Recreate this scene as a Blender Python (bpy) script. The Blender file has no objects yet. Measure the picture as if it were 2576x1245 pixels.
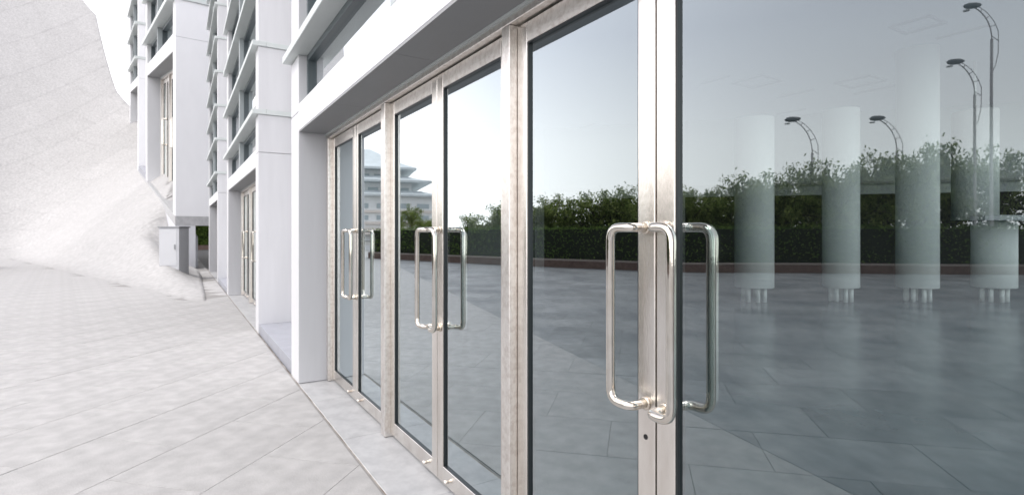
import bpy, bmesh, math, random
import numpy as np
from mathutils import Vector, Matrix

random.seed(7)
rng = np.random.default_rng(11)
S = bpy.context.scene
C = S.collection

# ------------------------------------------------------------------ camera
EYE = 1.42
TH = math.radians(31.956)
SN, CS = math.sin(TH), math.cos(TH)
FD = 1346.5            # focal length in pixels of a 2576 px wide picture
HY, CX = 585.0, 1288.0
cam_d = bpy.data.cameras.new('camera')
cam = bpy.data.objects.new('camera', cam_d)
C.objects.link(cam)
S.camera = cam
cam.location = (0, 0, EYE)
fw = Vector((-CS, SN, 0))
cam.rotation_euler = fw.to_track_quat('-Z', 'Y').to_euler()
cam_d.sensor_width = 36
cam_d.lens = 18.82
cam_d.shift_y = -0.01453
cam_d.clip_start = 0.05
cam_d.clip_end = 3000
cam_d.dof.use_dof = True
cam_d.dof.focus_distance = 2.0
cam_d.dof.aperture_fstop = 4.8

# ------------------------------------------------------------------ sky, sun, exposure
SUN_EL, SUN_AZ = math.radians(56), math.radians(176)   # azimuth: direction the light comes from, from +Y clockwise
world = bpy.data.worlds.new('World')
S.world = world
world.use_nodes = True
wn, wl = world.node_tree.nodes, world.node_tree.links
wn.clear()
wout = wn.new('ShaderNodeOutputWorld')
bg = wn.new('ShaderNodeBackground')
bg.inputs['Strength'].default_value = 0.1
sky = wn.new('ShaderNodeTexSky')
sky.sky_type = 'NISHITA'
sky.sun_disc = False
sky.sun_elevation = SUN_EL
sky.sun_rotation = SUN_AZ
sky.air_density = 1.0
sky.dust_density = 6.0
sky.ozone_density = 1.0
tc = wn.new('ShaderNodeTexCoord')
sep = wn.new('ShaderNodeSeparateXYZ')
wl.new(tc.outputs['Generated'], sep.inputs[0])
ramp = wn.new('ShaderNodeValToRGB')          # thick hazy overcast: pale at the horizon, greyer overhead
r = ramp.color_ramp
r.elements[0].position = 0.0
r.elements[0].color = (0.925, 0.90, 0.885, 1)
r.elements[1].position = 1.0
r.elements[1].color = (0.43, 0.425, 0.465, 1)
e = r.elements.new(0.16); e.color = (0.805, 0.785, 0.785, 1)
e = r.elements.new(0.34); e.color = (0.535, 0.53, 0.57, 1)
wl.new(sep.outputs['Z'], ramp.inputs[0])
mul = wn.new('ShaderNodeVectorMath'); mul.operation = 'SCALE'
mul.inputs['Scale'].default_value = 19.0
wl.new(ramp.outputs[0], mul.inputs[0])
mix = wn.new('ShaderNodeMixRGB'); mix.inputs[0].default_value = 0.82
wl.new(sky.outputs[0], mix.inputs[1])
wl.new(mul.outputs[0], mix.inputs[2])
wl.new(mix.outputs[0], bg.inputs['Color'])
wl.new(bg.outputs[0], wout.inputs[0])

sun_d = bpy.data.lights.new('sun', 'SUN')
sun = bpy.data.objects.new('sun', sun_d)
C.objects.link(sun)
sun_d.energy = 1.15
sun_d.angle = math.radians(24)
sun_d.color = (1.0, 0.97, 0.93)
sv = Vector((math.sin(SUN_AZ) * math.cos(SUN_EL), math.cos(SUN_AZ) * math.cos(SUN_EL), math.sin(SUN_EL)))
sun.rotation_euler = (-sv).to_track_quat('-Z', 'Y').to_euler()
sun.location = sv * 60

S.view_settings.view_transform = 'Standard'
S.view_settings.look = 'None'
S.view_settings.gamma = 1
S.view_settings.use_curve_mapping = False
S.view_settings.exposure = 0.92
S.render.engine = 'CYCLES'
S.cycles.max_bounces = 9
S.cycles.diffuse_bounces = 4
S.cycles.glossy_bounces = 6
S.cycles.transparent_max_bounces = 16
S.cycles.caustics_reflective = False
S.cycles.caustics_refractive = False
S.cycles.sample_clamp_indirect = 6
S.cycles.use_denoising = True

# ------------------------------------------------------------------ materials
def new_mat(name):
    m = bpy.data.materials.new(name)
    m.use_nodes = True
    nt = m.node_tree
    return m, nt.nodes, nt.links, nt.nodes['Principled BSDF']

def mat(name, base, rough=0.5, metal=0.0, var=0.0, scale=4.0, bump=0.0, bscale=60.0, spec=0.5, stretch=(1, 1, 1), c2=None, lo=0.35, hi=0.7, island=0.0, detail=6, speck=0.0):
    m, n, l, b = new_mat(name)
    b.inputs['Roughness'].default_value = rough
    b.inputs['Metallic'].default_value = metal
    b.inputs['Specular IOR Level'].default_value = spec
    tcn = n.new('ShaderNodeTexCoord')
    mp = n.new('ShaderNodeMapping')
    mp.inputs['Scale'].default_value = stretch
    l.new(tcn.outputs['Object'], mp.inputs[0])
    col = None
    if var > 0 or c2:
        nz = n.new('ShaderNodeTexNoise')
        nz.inputs['Scale'].default_value = scale
        nz.inputs['Detail'].default_value = detail
        nz.inputs['Roughness'].default_value = 0.62
        l.new(mp.outputs[0], nz.inputs['Vector'])
        cr = n.new('ShaderNodeValToRGB')
        cr.color_ramp.elements[0].position = lo
        cr.color_ramp.elements[1].position = hi
        a = c2 if c2 else tuple(x * (1 - var) for x in base)
        cr.color_ramp.elements[0].color = (*a, 1)
        cr.color_ramp.elements[1].color = (*base, 1)
        l.new(nz.outputs[0], cr.inputs[0])
        col = cr.outputs[0]
    if island > 0:
        g = n.new('ShaderNodeNewGeometry')
        oi = n.new('ShaderNodeObjectInfo')
        ad = n.new('ShaderNodeMath'); ad.operation = 'ADD'
        l.new(g.outputs['Random Per Island'], ad.inputs[0]); l.new(oi.outputs['Random'], ad.inputs[1])
        fr = n.new('ShaderNodeMath'); fr.operation = 'FRACT'
        l.new(ad.outputs[0], fr.inputs[0])
        mr = n.new('ShaderNodeMapRange')
        mr.inputs['To Min'].default_value = 1 - island
        mr.inputs['To Max'].default_value = 1 + island
        l.new(fr.outputs[0], mr.inputs[0])
        vm = n.new('ShaderNodeVectorMath'); vm.operation = 'SCALE'
        if col is None:
            vm.inputs[0].default_value = base
        else:
            l.new(col, vm.inputs[0])
        l.new(mr.outputs[0], vm.inputs['Scale'])
        col = vm.outputs[0]
    if speck > 0:
        n3 = n.new('ShaderNodeTexNoise'); n3.inputs['Scale'].default_value = 150; n3.inputs['Detail'].default_value = 3
        l.new(tcn.outputs['Object'], n3.inputs['Vector'])
        n4 = n.new('ShaderNodeTexNoise'); n4.inputs['Scale'].default_value = 7; n4.inputs['Detail'].default_value = 8
        l.new(tcn.outputs['Object'], n4.inputs['Vector'])
        sm = n.new('ShaderNodeMath'); sm.operation = 'ADD'; l.new(n3.outputs[0], sm.inputs[0]); l.new(n4.outputs[0], sm.inputs[1])
        m4 = n.new('ShaderNodeMapRange'); m4.inputs['From Min'].default_value = 0.7; m4.inputs['From Max'].default_value = 1.3
        m4.inputs['To Min'].default_value = 1 - speck; m4.inputs['To Max'].default_value = 1 + speck
        l.new(sm.outputs[0], m4.inputs[0])
        v5 = n.new('ShaderNodeVectorMath'); v5.operation = 'SCALE'
        l.new(col, v5.inputs[0]); l.new(m4.outputs[0], v5.inputs['Scale']); col = v5.outputs[0]
    if col is None:
        b.inputs['Base Color'].default_value = (*base, 1)
    else:
        l.new(col, b.inputs['Base Color'])
    if bump > 0:
        n2 = n.new('ShaderNodeTexNoise')
        n2.inputs['Scale'].default_value = bscale
        n2.inputs['Detail'].default_value = 4
        l.new(mp.outputs[0], n2.inputs['Vector'])
        bp = n.new('ShaderNodeBump')
        bp.inputs['Strength'].default_value = bump
        bp.inputs['Distance'].default_value = 0.004
        l.new(n2.outputs[0], bp.inputs['Height'])
        l.new(bp.outputs[0], b.inputs['Normal'])
    return m

def glass_mat(name, r0, r1, power, tint, rtint, opaque=None, rough=0.0):
    m = bpy.data.materials.new(name)
    m.use_nodes = True
    n, l = m.node_tree.nodes, m.node_tree.links
    n.clear()
    o = n.new('ShaderNodeOutputMaterial')
    lw = n.new('ShaderNodeLayerWeight'); lw.inputs['Blend'].default_value = 0.5
    pw = n.new('ShaderNodeMath'); pw.operation = 'POWER'; pw.inputs[1].default_value = power
    l.new(lw.outputs['Facing'], pw.inputs[0])
    ma = n.new('ShaderNodeMath'); ma.operation = 'MULTIPLY_ADD'
    ma.inputs[1].default_value = r1 - r0; ma.inputs[2].default_value = r0
    l.new(pw.outputs[0], ma.inputs[0])
    gl = n.new('ShaderNodeBsdfGlossy'); gl.inputs['Roughness'].default_value = rough
    gl.inputs['Color'].default_value = (*rtint, 1)
    # very slight waviness of float glass
    tcn = n.new('ShaderNodeTexCoord')
    nz = n.new('ShaderNodeTexNoise'); nz.inputs['Scale'].default_value = 1.3; nz.inputs['Detail'].default_value = 1
    l.new(tcn.outputs['Object'], nz.inputs['Vector'])
    bp = n.new('ShaderNodeBump'); bp.inputs['Strength'].default_value = 0.10; bp.inputs['Distance'].default_value = 0.006
    l.new(nz.outputs[0], bp.inputs['Height']); l.new(bp.outputs[0], gl.inputs['Normal'])
    if opaque:
        tr = n.new('ShaderNodeBsdfDiffuse'); tr.inputs['Color'].default_value = (*opaque, 1)
    else:
        tr = n.new('ShaderNodeBsdfTransparent'); tr.inputs['Color'].default_value = (*tint, 1)
    mx = n.new('ShaderNodeMixShader')
    l.new(ma.outputs[0], mx.inputs[0]); l.new(tr.outputs[0], mx.inputs[1]); l.new(gl.outputs[0], mx.inputs[2])
    l.new(mx.outputs[0], o.inputs[0])
    return m

def leaf_mat(name, a, b_, trans=0.25):
    m = bpy.data.materials.new(name)
    m.use_nodes = True
    n, l = m.node_tree.nodes, m.node_tree.links
    n.clear()
    o = n.new('ShaderNodeOutputMaterial')
    g = n.new('ShaderNodeNewGeometry')
    cr = n.new('ShaderNodeValToRGB')
    cr.color_ramp.elements[0].color = (*a, 1); cr.color_ramp.elements[1].color = (*b_, 1)
    l.new(g.outputs['Random Per Island'], cr.inputs[0])
    d = n.new('ShaderNodeBsdfDiffuse'); t = n.new('ShaderNodeBsdfTranslucent')
    l.new(cr.outputs[0], d.inputs[0]); l.new(cr.outputs[0], t.inputs[0])
    mx = n.new('ShaderNodeMixShader'); mx.inputs[0].default_value = trans
    l.new(d.outputs[0], mx.inputs[1]); l.new(t.outputs[0], mx.inputs[2])
    l.new(mx.outputs[0], o.inputs[0])
    return m

M = {}
M['white'] = mat('white_cladding', (0.82, 0.825, 0.84), 0.42, var=0.05, scale=1.5, stretch=(1, 1, 0.4))
M['side'] = mat('grey_white_cladding', (0.66, 0.67, 0.70), 0.45, var=0.05, scale=1.2, stretch=(1, 1, 0.3))
M['soffit'] = mat('grey_soffit_metal', (0.30, 0.305, 0.31), 0.5, var=0.08, scale=1.2)
M['bar'] = mat('transom_metal', (0.60, 0.64, 0.63), 0.45, var=0.06, scale=3)
M['frame'] = mat('window_frame_metal', (0.10, 0.125, 0.135), 0.4)
M['mull'] = mat('mullion_metal', (0.42, 0.46, 0.47), 0.4)
M['gasket'] = mat('black_rubber', (0.012, 0.016, 0.018), 0.35)
M['steel'] = mat('brushed_stainless_steel', (0.78, 0.745, 0.70), 0.27, 1.0, c2=(0.66, 0.615, 0.57), scale=7, stretch=(1, 1, 0.25), bump=0.12, bscale=160, lo=0.36, hi=0.55)
M['steel_dirty'] = mat('weathered_stainless_steel', (0.79, 0.76, 0.725), 0.34, 1.0, c2=(0.66, 0.615, 0.575), scale=45, stretch=(1, 1, 0.8), bump=0.2, bscale=120, lo=0.36, hi=0.56, detail=9)
M['chrome'] = mat('polished_steel', (0.70, 0.67, 0.625), 0.06, 1.0, c2=(0.58, 0.54, 0.48), scale=9, bump=0.04, bscale=60)
M['collar'] = mat('tarnished_collar', (0.66, 0.60, 0.52), 0.25, 1.0)
M['dark'] = mat('dark_hole', (0.01, 0.01, 0.01), 0.9)
M['glass'] = glass_mat('tinted_reflective_glass', 0.15, 1.0, 1.45, (0.48, 0.55, 0.545), (0.88, 0.965, 1.0))
M['winglass'] = glass_mat('clear_reflective_window', 0.30, 1.0, 1.3, (0.85, 0.88, 0.88), (0.95, 0.98, 1.0))
M['clear'] = glass_mat('clear_glass_back', 0.03, 0.06, 3, (0.95, 0.98, 0.97), (1, 1, 1))
M['mirror'] = glass_mat('mirror_window_glass', 0.62, 1.0, 1.5, (1, 1, 1), (0.95, 0.98, 1.0), opaque=(0.10, 0.11, 0.12))
M['slab'] = mat('pale_granite_paving', (0.41, 0.404, 0.398), 0.62, var=0.05, scale=0.7, bump=0.35, bscale=190, island=0.010, speck=0.2, spec=0.3, lo=0.3, hi=0.62)
M['border'] = mat('paler_granite_border', (0.405, 0.401, 0.398), 0.6, var=0.14, scale=1.1, bump=0.35, bscale=190, island=0.012, speck=0.14, spec=0.3)
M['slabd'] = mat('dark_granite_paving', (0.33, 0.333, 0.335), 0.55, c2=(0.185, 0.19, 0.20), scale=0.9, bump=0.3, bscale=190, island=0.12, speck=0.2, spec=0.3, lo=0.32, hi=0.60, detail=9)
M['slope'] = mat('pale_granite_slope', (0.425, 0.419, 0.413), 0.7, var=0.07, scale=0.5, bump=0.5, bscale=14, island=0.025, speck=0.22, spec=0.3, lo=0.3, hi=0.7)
M['thresh'] = mat('grey_granite', (0.47, 0.473, 0.478), 0.45, c2=(0.38, 0.383, 0.39), scale=7, bump=0.15, bscale=200, island=0.03, lo=0.38, hi=0.6, detail=10)
M['ledge'] = mat('blue_grey_ledge_stone', (0.34, 0.35, 0.39), 0.45, var=0.12, scale=5, bump=0.1, bscale=150)
M['base'] = mat('bedding_mortar', (0.30, 0.29, 0.28), 0.9, var=0.2, scale=3)
M['dirt'] = mat('brown_joint_dirt', (0.42, 0.385, 0.34), 0.95, c2=(0.14, 0.10, 0.065), scale=3, lo=0.42, hi=0.55, detail=9)
M['kerb'] = mat('brown_granite_kerb', (0.19, 0.125, 0.10), 0.6, c2=(0.12, 0.075, 0.06), scale=6, island=0.1)
M['kerbtop'] = mat('pale_brown_coping', (0.42, 0.35, 0.31), 0.6, var=0.2, scale=5)
M['floor'] = mat('polished_dark_floor', (0.055, 0.115, 0.128), 0.24, var=0.2, scale=1.5)
M['ceil'] = leaf_mat('ceiling_added_translucency', (0.5, 0.5, 0.53), (0.5, 0.5, 0.53), 0.3)  # translucency added so daylight through the ceiling brightens the hall
M['colm'] = mat('white_column_paint', (0.82, 0.84, 0.83), 0.5)
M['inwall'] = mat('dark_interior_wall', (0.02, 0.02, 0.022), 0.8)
M['bulk'] = mat('grey_bulkhead', (0.55, 0.56, 0.58), 0.8)
M['trim'] = mat('ceiling_trim', (0.30, 0.30, 0.33), 0.6)
M['leafh'] = leaf_mat('hedge_leaves', (0.06, 0.115, 0.028), (0.20, 0.29, 0.075))
M['leaft'] = leaf_mat('tree_leaves', (0.09, 0.145, 0.035), (0.32, 0.37, 0.12), 0.5)
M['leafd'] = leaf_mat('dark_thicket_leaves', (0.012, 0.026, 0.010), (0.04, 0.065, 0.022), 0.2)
M['core'] = mat('dark_twigs', (0.012, 0.018, 0.008), 0.9)
M['bark'] = mat('bark', (0.09, 0.07, 0.055), 0.9, var=0.4, scale=20)
M['lamp'] = mat('lamp_pole_paint', (0.44, 0.40, 0.385), 0.5)
M['lampd'] = mat('lamp_head_paint', (0.085, 0.09, 0.095), 0.5)
M['lens'] = mat('lamp_lens', (0.55, 0.55, 0.52), 0.25)
M['pwall'] = mat('haze_paled_concrete_wall', (0.88, 0.89, 0.89), 0.8, var=0.08, scale=0.4)  # distant haze is painted into these wall, roof, band and window colours
M['proof'] = mat('haze_paled_tile_roof', (0.66, 0.70, 0.71), 0.7, var=0.12, scale=1.0)
M['pband'] = mat('haze_paled_reddish_band', (0.76, 0.69, 0.64), 0.8)
M['pglass'] = mat('haze_paled_blue_window', (0.42, 0.48, 0.50), 0.4)
M['teal'] = mat('teal_glazing', (0.25, 0.42, 0.44), 0.3)
M['cab'] = mat('pale_grey_cabinet', (0.58, 0.59, 0.61), 0.5, var=0.05, scale=2)
M['grey'] = mat('grey_metal', (0.30, 0.31, 0.32), 0.5)
M['ground'] = mat('grey_ground', (0.30, 0.30, 0.29), 0.9, var=0.2, scale=0.2)

# ------------------------------------------------------------------ object helpers
def link(name, me, m, parent=None):
    o = bpy.data.objects.new(name, me)
    C.objects.link(o)
    if m is not None:
        for x in (m if isinstance(m, (list, tuple)) else [m]):
            me.materials.append(x)
    if parent is not None:
        o.parent = parent
    return o

def tag(o, label=None, cat=None, group=None, kind=None):
    if label: o['label'] = label
    if cat: o['category'] = cat
    if group: o['group'] = group
    if kind: o['kind'] = kind
    return o

def empty(name, loc=(0, 0, 0)):
    o = bpy.data.objects.new(name, None)
    o.empty_display_size = 0.2
    C.objects.link(o)
    o.location = loc
    return o

class MB:
    """collects faces; a mapping turns local (s, n, z) into world space"""
    def __init__(self, fmap=None, org=(0, 0, 0)):
        self.v, self.f, self.mi, self.sm = [], [], [], []
        self.fm = fmap or (lambda a, b, c: (a, b, c))
        self.o = org
    def pt(self, p):
        q = self.fm(*p)
        self.v.append((q[0] - self.o[0], q[1] - self.o[1], q[2] - self.o[2]))
        return len(self.v) - 1
    def face(self, idx, mi=0, sm=False):
        self.f.append(idx); self.mi.append(mi); self.sm.append(sm)
    def box(self, a0, a1, b0, b1, c0, c1, ch=0.0, mi=0):
        if ch <= 0:
            i = [self.pt(p) for p in ((a0, b0, c0), (a1, b0, c0), (a1, b1, c0), (a0, b1, c0), (a0, b0, c1), (a1, b0, c1), (a1, b1, c1), (a0, b1, c1))]
            for q in ((0, 3, 2, 1), (4, 5, 6, 7), (0, 1, 5, 4), (1, 2, 6, 5), (2, 3, 7, 6), (3, 0, 4, 7)):
                self.face([i[k] for k in q], mi)
            return
        # chamfered box: 24 verts
        lo = (a0, b0, c0); hi = (a1, b1, c1)
        ids = {}
        for sx in (0, 1):
            for sy in (0, 1):
                for sz in (0, 1):
                    s = (sx, sy, sz)
                    for ax in range(3):
                        p = []
                        for k in range(3):
                            base = hi[k] if s[k] else lo[k]
                            if k != ax:
                                base += -ch if s[k] else ch
                            p.append(base)
                        ids[(s, ax)] = self.pt(p)
        def ring(ax, val):
            o = [k for k in range(3) if k != ax]
            out = []
            for u, w in ((0, 0), (1, 0), (1, 1), (0, 1)):
                s = [0, 0, 0]; s[ax] = val; s[o[0]] = u; s[o[1]] = w
                out.append(ids[(tuple(s), ax)])
            return out
        for ax in range(3):
            self.face(ring(ax, 0), mi); self.face(ring(ax, 1), mi)
        for ax in range(3):
            o = [k for k in range(3) if k != ax]
            for u in (0, 1):
                for w in (0, 1):
                    s0 = [0, 0, 0]; s0[o[0]] = u; s0[o[1]] = w
                    s1 = list(s0); s1[ax] = 1
                    s0 = tuple(s0); s1 = tuple(s1)
                    self.face([ids[(s0, o[0])], ids[(s1, o[0])], ids[(s1, o[1])], ids[(s0, o[1])]], mi)
        for sx in (0, 1):
            for sy in (0, 1):
                for sz in (0, 1):
                    s = (sx, sy, sz)
                    self.face([ids[(s, 0)], ids[(s, 1)], ids[(s, 2)]], mi)
    def tube(self, path, r, seg=12, cap=True, mi=0, rs=None):
        P = [Vector(self.fm(*p)) for p in path]
        n = len(P)
        T = []
        for i in range(n):
            T.append((P[min(i + 1, n - 1)] - P[max(i - 1, 0)]).normalized())
        up = Vector((0, 0, 1)) if abs(T[0].z) < 0.9 else Vector((1, 0, 0))
        N = (up - T[0] * up.dot(T[0])).normalized()
        rings = []
        for i in range(n):
            N = (N - T[i] * N.dot(T[i])).normalized()
            B = T[i].cross(N)
            rr = rs[i] if rs else r
            ring = []
            for k in range(seg):
                a = 2 * math.pi * k / seg
                q = P[i] + (N * math.cos(a) + B * math.sin(a)) * rr
                self.v.append((q[0] - self.o[0], q[1] - self.o[1], q[2] - self.o[2]))
                ring.append(len(self.v) - 1)
            rings.append(ring)
        for i in range(n - 1):
            for k in range(seg):
                self.face([rings[i][k], rings[i][(k + 1) % seg], rings[i + 1][(k + 1) % seg], rings[i + 1][k]], mi, True)
        if cap:
            self.face(list(reversed(rings[0])), mi); self.face(rings[-1], mi)
    def build(self, name, m, parent=None):
        me = bpy.data.meshes.new(name)
        me.from_pydata(self.v, [], self.f)
        me.polygons.foreach_set('material_index', self.mi)
        me.polygons.foreach_set('use_smooth', self.sm)
        bm = bmesh.new(); bm.from_mesh(me)
        bmesh.ops.recalc_face_normals(bm, faces=bm.faces)
        bm.to_mesh(me); bm.free()
        me.update()
        return link(name, me, m, parent)

def quads_mesh(name, V, m, parent=None):
    """V: (n,4,3) array of separate quads"""
    n = len(V)
    me = bpy.data.meshes.new(name)
    me.vertices.add(n * 4); me.vertices.foreach_set('co', np.asarray(V, dtype=np.float32).reshape(-1))
    me.loops.add(n * 4); me.loops.foreach_set('vertex_index', np.arange(n * 4, dtype=np.int32))
    me.polygons.add(n); me.polygons.foreach_set('loop_start', np.arange(0, n * 4, 4, dtype=np.int32))
    me.update(calc_edges=True)
    return link(name, me, m, parent)

def leaves(P, size, rg, jit=0.35, upbias=0.0):
    """random leaf-shaped quads at points P"""
    n = len(P)
    d = rg.normal(size=(n, 3)); d[:, 2] += upbias
    d /= np.linalg.norm(d, axis=1, keepdims=True)
    e_ = rg.normal(size=(n, 3)); e_ -= d * (e_ * d).sum(1, keepdims=True)
    e_ /= np.linalg.norm(e_, axis=1, keepdims=True)
    s = size * (1 + jit * rg.uniform(-1, 1, size=(n, 1)))
    a = d * s; b = e_ * s * 0.42
    return np.stack([P - a, P + b - a * 0.1, P + a, P - b - a * 0.1], axis=1)

# picture pixel (2576 wide) at camera depth Z -> world; vw() gives the point that is seen there in the door glass
GY = 1.272
def cw(u, v, Z):
    X = (u - CX) / FD * Z
    t = -SN * X + CS * Z
    n = CS * X + SN * Z
    return Vector((-t, n, EYE + (HY - v) / FD * Z))
def c2w(X, Z, h=0.0):
    return Vector((SN * X - CS * Z, CS * X + SN * Z, h))
def vw(u, v, Z):
    p = cw(u, v, Z)
    return Vector((p.x, 2 * GY - p.y, p.z))
def ground_v(u, v, z=0.0):
    Z = (EYE - z) * FD / (v - HY)
    return vw(u, v, Z)

# ------------------------------------------------------------------ ground sheet, plaza
Y_OUT = 0.96
gm = MB()
gm.box(-900, 900, -900, 900, -0.4, -0.06)
gr = gm.build('ground', M['ground']); tag(gr, kind='structure')

def smax(a, b, k=0.25):
    h = np.clip(0.5 + 0.5 * (a - b) / k, 0, 1)
    return b * (1 - h) + a * h + k * h * (1 - h)

def slope_h(x, y):
    """height of the paved ground: flat plaza, rising to a paved hillside far on the left"""
    x = np.asarray(x, dtype=float); y = np.asarray(y, dtype=float)
    t = -x; n = y
    X = -SN * t + CS * n
    Z = CS * t + SN * n
    hf = -5.2 + 0.5417 * X + 0.62 * Z + EYE
    dl = np.maximum(0, -0.8 * X + 0.6 * Z - 40.2)
    hb = 0.0215 * dl * dl
    lat = (-X - 0.6 * Z) / 1.166
    g = 0.9 * lat + 0.6 * np.maximum(0, Z - 21)
    hf = -smax(-hf, -g, 0.5)
    a = smax(hf, np.zeros_like(hf), 0.5) - 0.004
    ap = np.maximum(a, 0)
    both = (ap ** 1.7 + hb ** 1.7) ** (1 / 1.7)
    return np.where(hb > 0.001, np.where(a > 0, both, a * np.exp(-8 * hb) + hb), a)

# outline of the hillside in plan (camera axes), right edge then left edge, same count
R_ = [(-4.7, 8.2), (-6.4, 11.2), (-8.2, 14.2), (-10.1, 17.4), (-11.8, 20.1), (-14.2, 23.0), (-21.0, 33.6), (-28.0, 42.5), (-35.0, 51.2), (-39.9, 54.0), (-46.6, 60.0), (-49.6, 60.5), (-54, 63)]
L_ = [(-8.2, 8.2), (-11.2, 11.2), (-14.3, 14.4), (-17.3, 17.4), (-20.0, 20.1), (-23.0, 23.1), (-31.0, 31.2), (-38.5, 38.7), (-46, 46.2), (-51, 51.2), (-56, 56.3), (-58.5, 58.8), (-63, 63.2)]
def hill_poly():
    return [c2w(*p).to_2d() for p in R_] + [c2w(*p).to_2d() for p in reversed(L_)]
HP = hill_poly()
def in_hill(x, y):
    c = False
    j = len(HP) - 1
    for i in range(len(HP)):
        xi, yi = HP[i]; xj, yj = HP[j]
        if (yi > y) != (yj > y) and x < (xj - xi) * (y - yi) / (yj - yi) + xi:
            c = not c
        j = i
    return c

# terrain under the hillside paving
nb, na = 150, 60
tv, tf = [], []
def poly_at(L, q):
    k = min(int(q), len(L) - 2); f = q - k
    return (L[k][0] * (1 - f) + L[k + 1][0] * f, L[k][1] * (1 - f) + L[k + 1][1] * f)
for i in range(nb + 1):
    q = i / nb * (len(R_) - 1)
    a = poly_at(R_, q); b = poly_at(L_, q)
    for j in range(na + 1):
        f = j / na
        p = c2w(a[0] * (1 - f) + b[0] * f, a[1] * (1 - f) + b[1] * f)
        h = float(slope_h(p.x, p.y))
        if h > 0.95: h -= min(0.03, (h - 0.95) * 0.06)
        tv.append((p.x, p.y, h))
for i in range(nb):
    for j in range(na):
        k = i * (na + 1) + j
        tf.append((k, k + 1, k + na + 2, k + na + 1))
# skirts down to the ground along the outline
def skirt(ids):
    s = len(tv)
    for k in ids:
        tv.append((tv[k][0], tv[k][1], -0.5))
    for i in range(len(ids) - 1):
        tf.append((ids[i], ids[i + 1], s + i + 1, s + i))
skirt([i * (na + 1) for i in range(nb + 1)])
skirt([i * (na + 1) + na for i in range(nb + 1)])
skirt([nb * (na + 1) + j for j in range(na + 1)])
me = bpy.data.meshes.new('paved_slope'); me.from_pydata(tv, [], tf)
for p_ in me.polygons: p_.use_smooth = True
me.update()
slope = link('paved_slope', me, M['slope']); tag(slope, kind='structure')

# plaza paving: slabs laid at 45 degrees to the facade
E1 = Vector((1, 1)).normalized(); E2 = Vector((-1, 1)).normalized()
W, LN, JT = 0.66, 0.99, 0.0025
pm = MB(); pm.box(-70, 12, -45, Y_OUT - 0.004, -0.055, -0.0035)
plaza = pm.build('plaza', M['base']); tag(plaza, kind='structure')

def clip_y(poly, lim):
    out = []
    for i in range(len(poly)):
        a, b = poly[i], poly[(i + 1) % len(poly)]
        ia, ib = a[1] <= lim, b[1] <= lim
        if ia: out.append(a)
        if ia != ib:
            f = (lim - a[1]) / (b[1] - a[1])
            out.append((a[0] + (b[0] - a[0]) * f, lim))
    return out
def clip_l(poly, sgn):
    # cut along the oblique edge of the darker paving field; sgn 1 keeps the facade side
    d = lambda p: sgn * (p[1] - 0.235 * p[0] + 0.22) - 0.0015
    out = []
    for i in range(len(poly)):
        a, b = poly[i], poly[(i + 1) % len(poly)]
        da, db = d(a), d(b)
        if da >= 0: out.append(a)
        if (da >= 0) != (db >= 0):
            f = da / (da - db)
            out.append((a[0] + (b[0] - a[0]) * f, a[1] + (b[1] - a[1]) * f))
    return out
def cam_xz(x, y):
    t, n = -x, y
    return -SN * t + CS * n, CS * t + SN * n
def proj(x, y, z=0.0):
    X, Z = cam_xz(x, y)
    if Z < 0.15: return None
    return CX + FD * X / Z, HY + FD * (EYE - z) / Z, Z
full, cut, band = [], [], []
Y_BAND = Y_OUT - 0.018
for i in range(-80, 50):
    for j in range(-62, 62):
        off = 0.5 * (i % 2)
        cx_, cy_ = (E1 * (i * W) + E2 * ((j + off) * LN))
        if cy_ > Y_OUT + 1 or cy_ < -26 or cx_ > 9 or cx_ < -62: continue
        pl = []
        for sa, sb in ((-1, -1), (1, -1), (1, 1), (-1, 1)):
            q = Vector((cx_, cy_)) + E1 * (sa * (W - JT) / 2) + E2 * (sb * (LN - JT) / 2)
            pl.append((q.x, q.y))
        if min(p[1] for p in pl) > Y_OUT - 0.02: continue
        pr = proj(cx_, cy_)
        if any(in_hill(*p) for p in pl) and float(slope_h(cx_, cy_)) > 0.012 and pr:
            continue
        if max(p[1] for p in pl) > Y_BAND + 0.02:
            bnd = [(x, -y) for x, y in clip_y([(x, -y) for x, y in clip_y(pl, Y_OUT - 0.018)], -(Y_BAND + 0.003))]
            if len(bnd) >= 3 and max(p[1] for p in bnd) - Y_BAND > 0.03: band.append((cx_, bnd))
        c = clip_y(pl, Y_BAND)
        if len(c) < 3: continue
        vis = 0
        if pr and -60 < pr[0] < 2640 and pr[1] < 1330 and pr[0] < 1250:
            vis = W * LN * FD * FD * EYE / pr[2] ** 3
        (cut if max(p[1] for p in pl) > Y_BAND else full).append((vis, c, (cx_, cy_)))
def slab_mb(poly, ctr=(0, 0), dz=0.0, zf=None):
    b = MB()
    ch = 0.0016
    cx_ = sum(p[0] for p in poly) / len(poly); cy_ = sum(p[1] for p in poly) / len(poly)
    def add(scale_in, z):
        ids = []
        for p in poly:
            dx, dy = cx_ - p[0], cy_ - p[1]
            L = math.hypot(dx, dy) or 1
            x = p[0] + dx / L * scale_in; y = p[1] + dy / L * scale_in
            zz = z + (float(zf(x, y)) if zf else dz)
            ids.append(b.pt((x - ctr[0], y - ctr[1], zz)))
        return ids
    lo = add(0, -0.03); mid = add(0, -0.004); top = add(ch * 1.4, 0.0)
    n = len(poly)
    for a, c in ((lo, mid), (mid, top)):
        for k in range(n):
            b.face([a[k], a[(k + 1) % n], c[(k + 1) % n], c[k]])
    b.face(top)
    return b

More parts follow.
